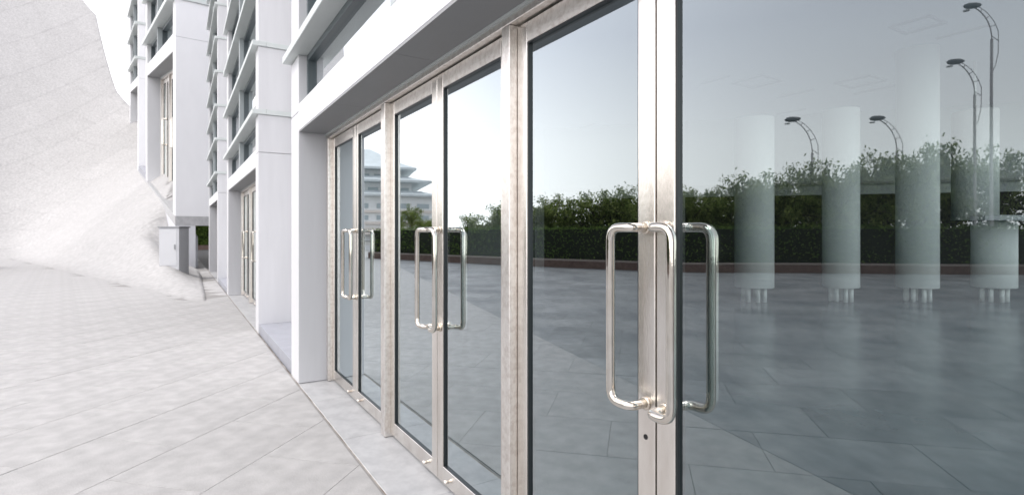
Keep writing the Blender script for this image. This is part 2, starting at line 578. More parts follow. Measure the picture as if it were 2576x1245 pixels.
allv = sorted([(v, p, c, True) for v, p, c in full] + [(v, p, c, False) for v, p, c in cut], key=lambda q: -q[0])
shared = None
rest = MB(); dark = MB()
def merge(dst, b, off=(0, 0, 0)):
    k = len(dst.v)
    dst.v += [(v[0] + off[0], v[1] + off[1], v[2] + off[2]) for v in b.v]
    dst.f += [[q + k for q in f] for f in b.f]
    dst.mi += b.mi; dst.sm += b.sm
cnt = 0
for x_, p in band:
    c = (sum(q[0] for q in p) / len(p), sum(q[1] for q in p) / len(p))
    if -9 < x_ < 0.8:
        o = slab_mb(p, c).build('border_slab', M['border'], plaza); o.location = (c[0], c[1], 0.0)
    else:
        merge(rest, slab_mb(p, c), (c[0], c[1], 0))
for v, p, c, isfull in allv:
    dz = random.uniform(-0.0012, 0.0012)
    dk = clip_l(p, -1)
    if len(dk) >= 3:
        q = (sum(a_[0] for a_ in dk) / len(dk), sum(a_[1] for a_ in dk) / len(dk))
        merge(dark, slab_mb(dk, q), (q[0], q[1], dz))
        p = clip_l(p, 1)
        if len(p) < 3: continue
        c = (sum(a_[0] for a_ in p) / len(p), sum(a_[1] for a_ in p) / len(p))
        isfull = False
    if cnt < 270 and v > 40:
        if isfull:
            if shared is None:
                o = slab_mb(p, c).build('slab', M['slab'], plaza); shared = o.data
            else:
                o = bpy.data.objects.new('slab', shared); C.objects.link(o); o.parent = plaza
        else:
            o = slab_mb(p, c).build('slab', M['slab'], plaza)
        o.location = (c[0], c[1], dz)
        cnt += 1
    else:
        merge(rest, slab_mb(p, c), (c[0], c[1], dz))
o = rest.build('paving_field', M['slab'], plaza); tag(o, kind='stuff')
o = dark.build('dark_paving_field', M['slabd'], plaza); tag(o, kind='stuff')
# large draped paving panels on the slope with open expansion joints
hs = MB()
PW, PLN, PJ = 2.64, 3.96, 0.011
for i in range(-40, 12):
    for j in range(-12, 40):
        c_ = E1 * (i * PW) + E2 * ((j + 0.5 * (i % 2)) * PLN)
        corners = [c_ + E1 * (a * PW / 2) + E2 * (b * PLN / 2) for a, b in ((-1, -1), (1, -1), (1, 1), (-1, 1))]
        if not any(in_hill(q.x, q.y) for q in corners): continue
        na_, nb_ = 6, 8
        ids = {}
        for a in range(na_ + 1):
            for b in range(nb_ + 1):
                q = c_ + E1 * ((a / na_ - 0.5) * (PW - PJ)) + E2 * ((b / nb_ - 0.5) * (PLN - PJ))
                z = float(slope_h(q.x, q.y))
                ids[a, b] = (q.x, q.y, z + 0.002, in_hill(q.x, q.y) and z > 0.36)
        vid = {}
        for a in range(na_):
            for b in range(nb_):
                cs = [(a, b), (a + 1, b), (a + 1, b + 1), (a, b + 1)]
                if all(ids[k_][3] for k_ in cs):
                    for k_ in cs:
                        if k_ not in vid: vid[k_] = hs.pt(ids[k_][:3])
                    hs.face([vid[k_] for k_ in cs], 0, True)
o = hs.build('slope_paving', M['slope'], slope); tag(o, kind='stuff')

# ------------------------------------------------------------------ building: facade bays
def handle_path(t0, side, n0, outdir, z0, z1, so=0.070, lat=0.086):
    """cranked pull handle: out from the stile, sideways, then down the grip and back"""
    def arc(p, a, b, r, k=6):
        # rounded corner at p between directions to a and b
        p, a, b = Vector(p), Vector(a), Vector(b)
        u = (a - p).normalized(); w = (b - p).normalized()
        s, e_ = p + u * r, p + w * r
        out = []
        for i in range(k + 1):
            f = i / k
            out.append(s * (1 - f) ** 2 + p * 2 * f * (1 - f) + e_ * f * f)
        return out
    A = (t0, n0, z1); B = (t0, n0 + outdir * so, z1); D = (t0 + side * lat, n0 + outdir * so, z1)
    E = (t0 + side * lat, n0 + outdir * so, z0); F = (t0, n0 + outdir * so, z0); G = (t0, n0, z0)
    pts = [Vector(A)] + arc(B, A, D, 0.034) + arc(D, B, E, 0.042) + arc(E, D, F, 0.042) + arc(F, E, G, 0.034) + [Vector(G)]
    return [tuple(p) for p in pts]

def door(fm, org, par, tl, tr, meet, zt, n0, lock=False, detail=True, k=1.0):
    """leaf between tl (left) and tr (right); meet = 'r' or 'l' side that carries the handle. lengths times k"""
    sw, th = 0.072 * k, 0.045 * k
    rt, rb = 0.085 * k, 0.092 * k
    zb = 0.022 * k
    g = 0.0035 * k
    a, b = tr + g, tl - g
    d = empty('glass_door'); d.parent = par
    seg = 16 if detail else 8
    for q0, q1, w in ((a, a + sw, 'r'), (b - sw, b, 'l')):
        mb = MB(fm, org); mb.box(q0, q1, n0, n0 + th, zb, zt, 0.003 * k); mb.build('stile', M['steel'], d)
    mb = MB(fm, org); mb.box(a + sw, b - sw, n0 + 0.001 * k, n0 + th - 0.001 * k, zt - rt, zt - 0.001, 0.002 * k); mb.build('top_rail', M['steel_dirty'], d)
    mb = MB(fm, org); mb.box(a + sw, b - sw, n0 + 0.001 * k, n0 + th - 0.001 * k, zb, zb + rb, 0.002 * k); mb.build('bottom_rail', M['steel'], d)
    ge = 0.006 * k
    x0, x1, z0, z1 = a + sw, b - sw, zb + rb, zt - rt
    mb = MB(fm, org)
    for q in ((x0, x0 + ge, z0, z1), (x1 - ge, x1, z0, z1), (x0 + ge, x1 - ge, z1 - ge, z1), (x0 + ge, x1 - ge, z0, z0 + ge * 0.5)):
        mb.box(q[0], q[1], n0 + 0.006 * k, n0 + th - 0.006 * k, q[2], q[3])
    mb.build('gasket', M['gasket'], d)
    mb = MB(fm, org)
    gp = n0 + (GY - 1.255) * k
    i = [mb.pt(p) for p in ((x0, gp, z0), (x1, gp, z0), (x1, gp, z1), (x0, gp, z1), (x0, gp + 0.01 * k, z0), (x1, gp + 0.01 * k, z0), (x1, gp + 0.01 * k, z1), (x0, gp + 0.01 * k, z1))]
    mb.face([i[0], i[1], i[2], i[3]], 0); mb.face([i[7], i[6], i[5], i[4]], 1)
    for q in ((0, 4, 5, 1), (1, 5, 6, 2), (2, 6, 7, 3), (3, 7, 4, 0)):
        mb.face([i[m_] for m_ in q], 1)
    mb.build('pane', [M['glass'], M['clear']], d)
    tm = (a + sw * 0.52) if meet == 'r' else (b - sw * 0.48)
    side = 1 if meet == 'r' else -1
    for od, nn in ((-1, n0), (1, n0 + th)):
        mb = MB(fm, org)
        mb.tube(handle_path(tm, side, nn, od, 0.882 * k, 1.436 * k, 0.070 * k, 0.086 * k), 0.0145 * k, seg)
        for zz in (0.882 * k, 1.436 * k):
            mb.tube([(tm, nn + od * 0.0005, zz), (tm, nn + od * 0.006 * k, zz), (tm, nn + od * 0.008 * k, zz)], 0.02 * k, seg, mi=1, rs=[0.021 * k, 0.021 * k, 0.017 * k])
        mb.build('pull_handle', [M['chrome'], M['collar']], d)
    tb = tm + side * 0.11 * k
    mb = MB(fm, org)
    mb.tube([(tb, n0 + 0.002, zb + 0.036 * k), (tb, n0 - 0.012 * k, zb + 0.036 * k), (tb, n0 - 0.016 * k, zb + 0.036 * k), (tb, n0 - 0.024 * k, zb + 0.036 * k), (tb, n0 - 0.027 * k, zb + 0.036 * k)], 0.01, 12, rs=[0.009 * k, 0.009 * k, 0.014 * k, 0.014 * k, 0.009 * k])
    mb.build('floor_bolt', M['steel'], d)
    if lock:
        mb = MB(fm, org)
        zk = 0.775 * k
        mb.tube([(tm, n0 + 0.004, zk), (tm, n0 - 0.0012, zk)], 0.0085, 14)
        mb.build('keyhole', M['dark'], d)
    return d

ROWS = [3.09 + 0.96 * i for i in range(9)]
def bay(fm, org, par, tr, tl, leaves_, piers=(0.36, 0.36), rows=ROWS, k=1.0, top=11.2, lockleaf=None, depth=0.52, glazed=0):
    """fm maps (t, n, z): t along the facade, n inwards from the outer face, z up. One projecting bay with three pairs of doors."""
    PR, PL = piers
    SM = M['side2'] if k == 1.0 else M['white']
    zs, zf0 = 2.376 * k, 2.625 * k
    ng = 0.295 * k                       # door face behind the outer face
    levels = [0.0, zs] if False else [0.0]
    zl = [0.0, zf0 - 0.07 * k] + [q * k for q in rows]
    for (p0, p1) in ((tr, tr + PR), (tl - PL, tl)):
        for i in range(len(zl)):
            z0 = zl[i] + (0.07 * k if i >= 2 else 0.0) + 0.003
            z1 = (zl[i + 1] if i + 1 < len(zl) else top * k) - 0.003
            mb = MB(fm, org); mb.box(p0, p1, 0.0, depth * k, z0, z1, 0.004 * k)
            mb.build('cladding_panel', SM, par)
    o0, o1 = tr + PR, tl - PL
    for i in range(3):
        mb = MB(fm, org); mb.box(o0 + (o1 - o0) * i / 3 + 0.001, o0 + (o1 - o0) * (i + 1) / 3 - 0.001, 0.002, 0.06 * k, zs + 0.004, zf0, 0.003); mb.build('fascia_panel', M['white'], par)
    nsp = 4
    for i in range(nsp):
        a = o0 + (o1 - o0) * i / nsp; b = o0 + (o1 - o0) * (i + 1) / nsp
        mb = MB(fm, org); mb.box(a + 0.0015, b - 0.0015, 0.004, 0.40 * k, zs - 0.012 * k, zs + 0.003, 0.001); mb.build('soffit_panel', M['soffit'], par)
    mb = MB(fm, org); mb.box(o0, o1, 0.0605 * k, 0.5 * k, zs + 0.02, zf0 - 0.01); mb.build('lintel', M['side'], par)
    mb = MB(fm, org); mb.box(o0, o1, ng - 0.056 * k, ng - 0.04 * k, zs - 0.026 * k, zs - 0.013 * k); mb.build('drip_trim', M['bar'], par)
    # windows above the beam
    mid = (o0 + o1) / 2
    for i in range(len(rows)):
        z0 = zf0 if i == 0 else (rows[i - 1] + 0.07) * k
        z1 = rows[i] * k
        for (a, b) in ((o0, mid - 0.05 * k), (mid + 0.05 * k, o1)):
            w = empty('window'); w.parent = par
            fw_ = 0.055 * k
            mb = MB(fm, org)
            for q in ((a, a + fw_, z0, z1), (b - fw_, b, z0, z1), (a + fw_, b - fw_, z1 - fw_, z1), (a + fw_, b - fw_, z0, z0 + 0.02 * k)):
                mb.box(q[0], q[1], 0.075 * k, 0.135 * k, q[2], q[3])
            mb.build('window_frame', M['frame'], w)
            mb = MB(fm, org); mb.box(a + fw_ - 0.005, b - fw_ + 0.005, 0.115 * k, 0.125 * k, z0 + 0.01, z1 - fw_ + 0.005); mb.build('pane', M['mirror'] if i >= glazed else M['winglass'], w)
        mb = MB(fm, org); mb.box(mid - 0.05 * k, mid + 0.05 * k, 0.0 + 0.004, 0.14 * k, z0 + 0.002, z1 - 0.002, 0.003); mb.build('mullion', M['mull'], par)
        mb = MB(fm, org)
        mb.box(tr - 0.022 * k, tl + 0.022 * k, -0.08 * k, 0.10 * k, z1, z1 + 0.07 * k, 0.004)
        mb.box(tr - 0.022 * k, tr + 0.05 * k, 0.101 * k, (depth - 0.01) * k, z1 + 0.001, z1 + 0.069 * k, 0.004)
        mb.build('transom_bar', M['bar'], par)
    mb = MB(fm, org); mb.box(o0, o1, 0.1 * k, 0.14 * k, (rows[-1] + 0.07) * k, top * k); mb.build('parapet', M['white'], par)
    mb = MB(fm, org); mb.box(o0, o1, 0.16 * k, 0.3 * k, zf0 if not glazed else rows[glazed - 1] + 0.07, top * k); mb.build('backing_wall', M['inwall'], par)
    # door frame
    posts, lv = leaves_
    pn0, pn1 = ng - 0.04 * k, ng + 0.045 * k
    for (a, b) in posts:
        mb = MB(fm, org); mb.box(a, b, pn0, pn1, 0.002, zs - 0.056 * k, 0.003 * k); mb.build('door_post', M['steel_dirty'], par)
    mb = MB(fm, org); mb.box(o0 + 0.001, o1 - 0.001, pn0 - 0.002, pn1 + 0.002, zs - 0.055 * k, zs - 0.0135 * k, 0.003 * k); mb.build('door_header', M['steel_dirty'], par)
    for i, (a, b, meet) in enumerate(lv):
        door(fm, org, par, a, b, meet, zs - 0.062 * k, ng, lock=(i == lockleaf), detail=(k == 1.0 and lockleaf is not None), k=k)

def even_leaves(o0, o1, pw=0.068, k=1.0):
    pw *= k
    posts = [(o1 - pw, o1), (o0, o0 + pw)]
    span = (o1 - o0 - 4 * pw) / 3
    lv = []
    c = o1 - pw
    for i in range(3):
        l, r_ = c, c - span
        m_ = (l + r_) / 2
        lv += [(l, m_, 'r'), (m_, r_, 'l')]
        if i < 2: posts.append((r_ - pw, r_))
        c = r_ - pw
    return posts, lv

M['side2'] = mat('light_grey_cladding', (0.67, 0.675, 0.69), 0.42, var=0.09, scale=4, stretch=(1, 1, 0.12))
bld = empty('entrance_building', (-5, Y_OUT, 0))
tag(bld, 'long white clad building with three bays of stainless steel framed glass doors', 'building')
ORG = (-5, Y_OUT, 0)
fmain = lambda t, n, z: (-t, Y_OUT + n, z)
posts1 = [(5.27, 5.33), (3.615, 3.70), (1.97, 2.035), (0.13, 0.195)]
lv1 = [(5.27, 4.49, 'r'), (4.49, 3.70, 'l'), (3.615, 2.82, 'r'), (2.82, 2.035, 'l'), (1.97, 1.172, 'r'), (1.172, 0.195, 'l')]
bay(fmain, ORG, bld, -0.30, 5.70, (posts1, lv1), piers=(0.43, 0.37), lockleaf=4, glazed=3)
B2, B3 = (8.30, 14.0), (17.35, 22.6)
bay(fmain, ORG, bld, B2[0], B2[1], even_leaves(B2[0] + 0.30, B2[1] - 0.36), piers=(0.30, 0.36))
bay(fmain, ORG, bld, B3[0], B3[1], even_leaves(B3[0] + 0.30, B3[1] - 0.36), piers=(0.30, 0.36))
# recessed walls with a stone ledge between the bays
for (a, b) in ((5.70, B2[0]), (B2[1], B3[0])):
    zz = [0.0, 2.555] + ROWS + [11.2]
    for i in range(len(zz) - 1):
        mb = MB(fmain, ORG); mb.box(a + 0.002, b - 0.002, 0.46, 0.52, zz[i] + 0.003, zz[i + 1] - 0.003, 0.003); mb.build('wall_panel', M['side2'], bld)
    n_ = 3
    for i in range(n_):
        q0 = a + (b - a) * i / n_; q1 = a + (b - a) * (i + 1) / n_
        mb = MB(fmain, ORG); mb.box(q0 + 0.002, q1 - 0.002, 0.012, 0.457, -0.02, 0.128, 0.004); mb.build('stone_ledge', M['ledge'], bld)
# upper mass and roof behind the facade screen
mb = MB(fmain, ORG); mb.box(-0.3, 5.5, 0.525, 0.60, 5.33, 11.2); mb.box(5.5, B3[1], 0.525, 0.60, 2.66, 11.2); mb.build('rear_wall', M['side'], bld)
mb = MB(fmain, ORG); mb.box(-0.4, B3[1] + 0.08, -0.02, 0.62, 11.201, 11.4, 0.01); mb.build('roof_coping', M['bar'], bld)
mb = MB(fmain, ORG); mb.box(B3[1] - 0.3, B3[1] - 0.01, 0.5201, 9.0, 0, 11.15); mb.build('end_wall', M['white'], bld)
# dark lobbies behind the far doors
mb = MB(fmain, ORG); mb.box(B2[0] - 1.2, B3[1] - 0.4, 2.6, 2.7, 0, 2.65)
mb.box(B2[0] - 1.2, B3[1] - 0.4, 0.61, 2.7, 2.66, 2.72); mb.box(B2[0] - 1.2, B3[1] - 0.4, 0.53, 2.59, -0.02, -0.005)
mb.build('lobby_wall', M['inwall'], bld)

# door threshold, in stone pieces
th = empty('door_threshold', (0, Y_OUT, 0)); tag(th, kind='structure')
for (a, b) in ((-0.3, 5.70), B2, B3):
    n_ = 6
    cuts = [a + (b - a) * i / n_ + (random.uniform(-0.12, 0.12) if 0 < i < n_ else 0) for i in range(n_ + 1)]
    for i in range(n_):
        mb = MB(fmain, (0, Y_OUT, 0)); mb.box(cuts[i] + 0.0015, cuts[i + 1] - 0.0015, 0.003, 0.44, -0.04, -0.0005 + random.uniform(-0.0008, 0.0006), 0.0025); mb.build('threshold_stone', M['thresh'], th)
mb = MB(); mb.box(-24, 0.6, Y_OUT - 0.02, Y_OUT + 0.003, -0.03, -0.0045)
o = mb.build('joint_dirt', M['dirt']); tag(o, 'brown dirt packed in the joint along the door threshold', 'dirt', kind='stuff')

# ------------------------------------------------------------------ interior hall behind the near bay
H0, H1 = 0.46, 21.0
mb = MB(fmain, ORG); mb.box(-14, 16, 0.445, H1 + 3, -0.03, -0.004); mb.build('interior_floor', M['floor'], bld)
CZ = 5.2
mb = MB(fmain, ORG)
mb.box(0.9, 19, 0.61, H1, CZ, CZ + 0.12)  # ceiling stops short; the unseen roof opening beyond is added to light the columns
mb.build('interior_ceiling', M['ceil'], bld)
# back wall: dark opening band under a grey bulkhead, running across the view
pA, pB = cw(1500, 500, 15.2), cw(2900, 500, 15.2)
def thick_wall(name, pa, pb, z0, z1, m, d=0.15):
    b = MB(None, ORG)
    u = (pb - pa); u.z = 0; u.normalize(); nrm = Vector((-u.y, u.x, 0))
    if nrm.dot(fw) < 0: nrm = -nrm
    idx = []
    for z in (z0, z1):
        for p in (pa, pb, pb + nrm * d, pa + nrm * d):
            idx.append(b.pt((p.x, p.y, z)))
    for q in ((0, 3, 2, 1), (4, 5, 6, 7), (0, 1, 5, 4), (1, 2, 6, 5), (2, 3, 7, 6), (3, 0, 4, 7)):
        b.face([idx[k_] for k_ in q])
    return b.build(name, m, bld)
thick_wall('back_wall', cw(860, 500, 22), cw(3000, 500, 14.5), 0.0, 2.62, M['inwall'])
thick_wall('bulkhead', cw(860, 500, 22), cw(3000, 500, 14.5), 2.618, CZ - 0.002, M['bulk'])
thick_wall('bulkhead_rail', cw(870, 500, 21.8), cw(3000, 500, 14.4), 2.92, 3.0, M['ceil'], 0.1)

mb = MB(fmain, ORG); mb.box(16.0, 16.15, 0.61, H1, 0, CZ - 0.003); mb.build('hall_partition', M['bulk'], bld)
# white round columns on clustered feet
def column(u, wpx, Z, z0, z1):
    c = cw(u, 500, Z)
    rr = wpx / FD * Z / 2
    b = MB(None, ORG)
    b.tube([(c.x, c.y, z0), (c.x, c.y, z0 + 0.01), (c.x, c.y, z1)], rr, 40, rs=[rr * 0.97, rr, rr], cap=True)
    o = b.build('column', M['colm'], bld)
    return c, rr, o
for (u, w, zt_) in ((1897, 92, 3.77), (2115, 82, 3.95), (2307, 90, CZ - 0.003), (2500, 90, 1.655)):
    c, rr, o = column(u, w, 11.1, 0.29, zt_)
    for k_ in range(7):
        a = 2 * math.pi * (k_ + 0.3) / 7
        b = MB(None, ORG)
        b.tube([(c.x + math.cos(a) * rr * 0.55, c.y + math.sin(a) * rr * 0.55, 0.0), (c.x + math.cos(a) * rr * 0.55, c.y + math.sin(a) * rr * 0.55, 0.295)], 0.042, 12)
        b.build('column_foot', M['colm'], o)
# hanging drum beside the last column and a counter ledge
c = cw(2452, 500, 11.9)
b = MB(None, ORG); b.tube([(c.x, c.y, 1.70), (c.x, c.y, 4.1)], 0.41, 36); b.tube([(c.x, c.y, 4.1), (c.x, c.y, CZ - 0.003)], 0.03, 8); b.build('hanging_drum', M['colm'], bld)
p0, p1 = cw(2478, 545, 10.4), cw(2700, 545, 10.4)
b = MB(None, ORG)
u_ = (p1 - p0).normalized(); n_ = Vector((-u_.y, u_.x, 0))
ids = []
for z in (1.66, 1.76):
    for p in (p0, p1, p1 + n_ * 0.35, p0 + n_ * 0.35):
        ids.append(b.pt((p.x, p.y, z)))
for q in ((0, 3, 2, 1), (4, 5, 6, 7), (0, 1, 5, 4), (1, 2, 6, 5), (2, 3, 7, 6), (3, 0, 4, 7)):
    b.face([ids[k_] for k_ in q])
b.build('wall_shelf', M['bulk'], bld)
# square recesses and slots in the ceiling
def ceil_quad(u, v, half, wdt, name):
    Z = (CZ - EYE) * FD / (HY - v)
    c = cw(u, v, Z)
    b = MB(None, ORG)
    h = half
    for q in ((-h, h, -h, -h + wdt), (-h, h, h - wdt, h), (-h, -h + wdt, -h + wdt, h - wdt), (h - wdt, h, -h + wdt, h - wdt)):
        b.box(c.x + q[0], c.x + q[1], c.y + q[2], c.y + q[3], CZ - 0.035, CZ - 0.002)
    b.build(name, M['trim'], bld)
for (u, v, h_) in ((1905, 205, 0.42), (2165, 205, 0.42), (2308, 62, 0.33), (1500, 320, 0.5)):
    ceil_quad(u, v, h_, 0.045, 'recess_trim')
for (u, v, ln) in ((1800, 200, 0.8), (2000, 235, 1.0), (2200, 225, 1.0), (2420, 80, 0.8), (1990, 280, 0.9), (1480, 390, 1.2)):
    Z = (CZ - EYE) * FD / (HY - v)
    c = cw(u, v, Z)
    b = MB(None, ORG); b.box(c.x - ln / 2, c.x + ln / 2, c.y - 0.03, c.y + 0.03, CZ - 0.03, CZ - 0.002); b.build('ceiling_slot', M['trim'], bld)

# ------------------------------------------------------------------ wing on the hillside (raked along the slope)
K = 2.7
w0 = c2w((441 - CX) / FD * 20.5, 20.5); w1 = c2w((370 - CX) / FD * 32.6, 32.6)
wd = (w1 - w0); wlen = wd.length; wd.normalize()
wn_ = Vector((wd.y, -wd.x, 0))
if wn_.y < 0: wn_ = -wn_
rake = 0.163
wz0 = 2.04
WORG = (w0.x, w0.y, wz0)
def fwing(t, n, z):
    p = w0 + wd * t + wn_ * n
    return (p.x, p.y, wz0 + z + rake * t)
wing = empty('hillside_building', WORG)
tag(wing, 'tall white building with steel doors standing on the paved slope at left', 'building')
WR = [3.09 + 0.96 * i for i in range(5)]
bw = wlen + 0.36 * K
bay(fwing, WORG, wing, 0.0, bw, even_leaves(0.30 * K, bw - 0.36 * K, k=K), piers=(0.30 * K, 0.36 * K), rows=WR, k=K, top=7.6)
g0 = bw + 3.1 * K
mb = MB(fwing, WORG); mb.box(bw + 0.005, g0 - 0.005, 0.46 * K, 0.52 * K, -0.4, 7.6 * K); mb.build('wall_panel', M['side2'], wing)
mb = MB(fwing, WORG); mb.box(bw + 0.005, g0 - 0.005, 0.012, 0.457 * K, -0.4, 0.13 * K); mb.build('stone_ledge', M['ledge'], wing)
bay(fwing, WORG, wing, g0, g0 + 5.2 * K, even_leaves(g0 + 0.3 * K, g0 + 5.2 * K - 0.36 * K, k=K), piers=(0.30 * K, 0.36 * K), rows=WR, k=K, top=7.6)
wend = g0 + 5.2 * K
mb = MB(fwing, WORG); mb.box(0.004, 0.5, 0.5205 * K, 8.0, 0.0, 7.6 * K); mb.build('end_wall', M['white'], wing)
mb = MB(fwing, WORG); mb.box(0.004, wend, 0.53 * K, 8.0, -0.25, -0.004); mb.build('floor_slab', M['side'], wing)
mb = MB(fwing, WORG); mb.box(0.502, wend, 4.0, 4.1, 0.0, 7.5 * K); mb.build('rear_wall', M['inwall'], wing)
mb = MB(fwing, WORG); mb.box(-0.02, wend, -0.02, 8.0, 7.601 * K, 7.7 * K); mb.build('roof_slab', M['bar'], wing)
mb = MB(fwing, WORG); mb.box(0.01, 7.5, 0.01, 0.25 * K, -2.6, -0.352); mb.build('plinth', M['side'], wing)
mb = MB(fwing, WORG); mb.box(0.0, wend, -0.001, 0.529 * K, -0.35, 0.002); mb.build('base_course', M['thresh'], wing)

# ------------------------------------------------------------------ hedge, kerb and trees across the plaza (seen in the glass)
hp = [ground_v(u, v) for (u, v) in ((926, 649.6), (960, 651.3), (1020, 654), (1115, 659), (1300, 668), (1500, 676), (1700, 684), (1950, 688), (2250, 690), (2576, 691), (2900, 692), (3400, 694))]
for p in hp: p.z = 0
def resample(P, step):
    out = [P[0].copy()]
    acc = 0
    for i in range(len(P) - 1):
        d = (P[i + 1] - P[i]); L = d.length
        k = max(1, int(L / step))
        for j in range(1, k + 1):
            out.append(P[i] + d * (j / k))
    return out
line = resample(hp, 0.5)
# smooth
for _ in range(6):
    line = [line[0]] + [(line[i - 1] + line[i] * 2 + line[i + 1]) / 4 for i in range(1, len(line) - 1)] + [line[-1]]
ln_n = []
for i in range(len(line)):
    d = (line[min(i + 1, len(line) - 1)] - line[max(i - 1, 0)]).normalized()
    n_ = Vector((-d.y, d.x, 0))
    if n_.dot(Vector((0, 0, 0)) - line[i]) > 0: n_ = -n_      # away from the camera side
    ln_n.append(n_)
def sweep(name, prof, m, parent=None, mi=None):
    """prof: list of (offset away from the plaza, z)"""
    b = MB()
    rings = []
    for p, n_ in zip(line, ln_n):
        rings.append([b.pt((p.x + n_.x * a, p.y + n_.y * a, z)) for a, z in prof])
    k = len(prof)
    for i in range(len(rings) - 1):
        for j in range(k):
            b.face([rings[i][j], rings[i][(j + 1) % k], rings[i + 1][(j + 1) % k], rings[i + 1][j]], mi[j] if mi else 0)
    b.face(rings[0]); b.face(list(reversed(rings[-1])))
    return b.build(name, m, parent)
kb = sweep('planter_kerb', [(0, -0.05), (0, 0.28), (-0.02, 0.285), (-0.02, 0.34), (0.32, 0.34), (0.32, -0.05)], [M['kerb'], M['kerbtop']], mi=[0, 0, 1, 1, 0, 0])
tag(kb, kind='structure')
hed = empty('clipped_hedge', tuple(line[len(line) // 2])); HO = hed.location
tag(hed, 'long clipped dark green hedge behind the brown kerb across the plaza', 'hedge')
HT = 1.66
core = sweep('twig_core', [(0.42, 0.3), (0.42, HT - 0.12), (1.35, HT - 0.12), (1.35, 0.3)], M['core'])
core.parent = hed; core.location = -HO
pts = []
for i in range(len(line) - 1):
    L = (line[i + 1] - line[i]).length
    for _ in range(int(L * 300)):
        f = random.random(); p = line[i].lerp(line[i + 1], f); n_ = ln_n[i]
        if random.random() < 0.62:
            a = 0.33 + abs(random.gauss(0, 0.05)); z = random.uniform(0.32, HT)
        else:
            a = random.uniform(0.35, 1.4); z = HT - 0.08 + random.gauss(0, 0.05)
        bulge = 0.05 * math.sin(p.x * 2.3 + z * 3) + 0.04 * math.sin(p.y * 3.1)
        pts.append((p.x + n_.x * (a + bulge) - HO.x, p.y + n_.y * (a + bulge) - HO.y, z + bulge * 0.6))
o = quads_mesh('foliage', leaves(np.array(pts), 0.055, rng), M['leafh'], hed)

def tree_meshes(n_leaf, seed, h, w):
    rg = np.random.default_rng(seed)
    rnd = random.Random(seed)
    trunk = MB()
    trunk.tube([(0, 0, 0), (0.03, 0.02, h * 0.3), (-0.03, 0.03, h * 0.6)], 0.06, 8, rs=[0.075, 0.06, 0.035])
    P = []
    for k in range(22):
        a = rnd.uniform(0, 6.28); el = rnd.uniform(0.1, 1.35)
        L = rnd.uniform(0.6, 1.0)
        zs_ = h * rnd.uniform(0.25, 0.6)
        end = Vector((math.cos(a) * math.cos(el) * w * L * 0.55, math.sin(a) * math.cos(el) * w * L * 0.55, 0))
        end.z = zs_ + (h - zs_) * math.sin(el) * L
        st = Vector((0, 0, zs_))
        md = st.lerp(end, 0.55) + Vector((0, 0, 0.15))
        tip = end + Vector((math.cos(a) * 0.25, math.sin(a) * 0.25, rnd.uniform(-0.12, 0.1)))
        trunk.tube([tuple(st), tuple(md), tuple(end), tuple(tip)], 0.02, 5, rs=[0.03, 0.02, 0.01, 0.004])
        for q in range(n_leaf // 22):
            f = rnd.random() ** 0.7
            c = (st.lerp(md, f / 0.5) if f < 0.5 else (md.lerp(end, (f - 0.5) / 0.35) if f < 0.85 else end.lerp(tip, (f - 0.85) / 0.15)))
            sp = 0.26 * (1.15 - f * 0.75)
            P.append((c.x + rnd.gauss(0, sp), c.y + rnd.gauss(0, sp), c.z + rnd.gauss(0, sp * 0.8)))
    return trunk, leaves(np.array(P), 0.06, rg, upbias=0.3)
protos = []
for s_, (h, w) in enumerate(((2.9, 2.6), (3.2, 3.0), (2.7, 2.8))):
    tb_, lv_ = tree_meshes(4200, 40 + s_, h, w)
    protos.append((tb_, lv_))
meshes = []
def add_tree(x, y, sc, rz, var, label, group, z=0.0):
    r_ = empty('leafy_tree', (x, y, z))
    r_.rotation_euler = (0, 0, rz); r_.scale = (sc[0], sc[0], sc[1])
    tag(r_, label, 'tree', group)
    if var >= len(meshes) or meshes[var] is None:
        while len(meshes) <= var: meshes.append(None)
        t_ = protos[var][0].build('trunk', M['bark'], r_)
        c_ = quads_mesh('crown', protos[var][1], M['leaft'], r_)
        meshes[var] = (t_.data, c_.data)
    else:
        for nm, me_ in zip(('trunk', 'crown'), meshes[var]):
            q = bpy.data.objects.new(nm, me_); C.objects.link(q); q.parent = r_
    return r_
# row of trees: place along the hedge line, heights read against the photograph
tops = ((1120, 545), (1175, 520), (1240, 505), (1300, 500), (1360, 492), (1430, 484), (1490, 476), (1550, 476), (1620, 480), (1690, 480), (1760, 470), (1830, 474), (1900, 448), (1970, 440), (2040, 440), (2110, 418), (2190, 412), (2260, 420), (2330, 392), (2400, 388), (2470, 372), (2550, 372), (2640, 370))
for i, (u, v) in enumerate(tops):
    # base: hedge line at that direction pushed back
    best, bi = 1e9, 0
    for k_, p in enumerate(line):
        pr = proj(p.x, 2 * GY - p.y)
        if pr and abs(pr[0] - u) < best:
            best, bi = abs(pr[0] - u), k_
    p = line[bi] + ln_n[bi] * (2.0 + 0.5 * random.random())
    pr = proj(p.x, 2 * GY - p.y)
    topz = EYE + (HY - v) / FD * pr[2]
    var = i % 3
    hh = (2.9, 3.2, 2.7)[var]
    add_tree(p.x, p.y, (random.uniform(0.85, 1.05), topz / hh * 1.06), random.uniform(0, 6.28), var, 'bushy green tree in the dense row directly behind the clipped hedge', 'trees in the row behind the hedge')
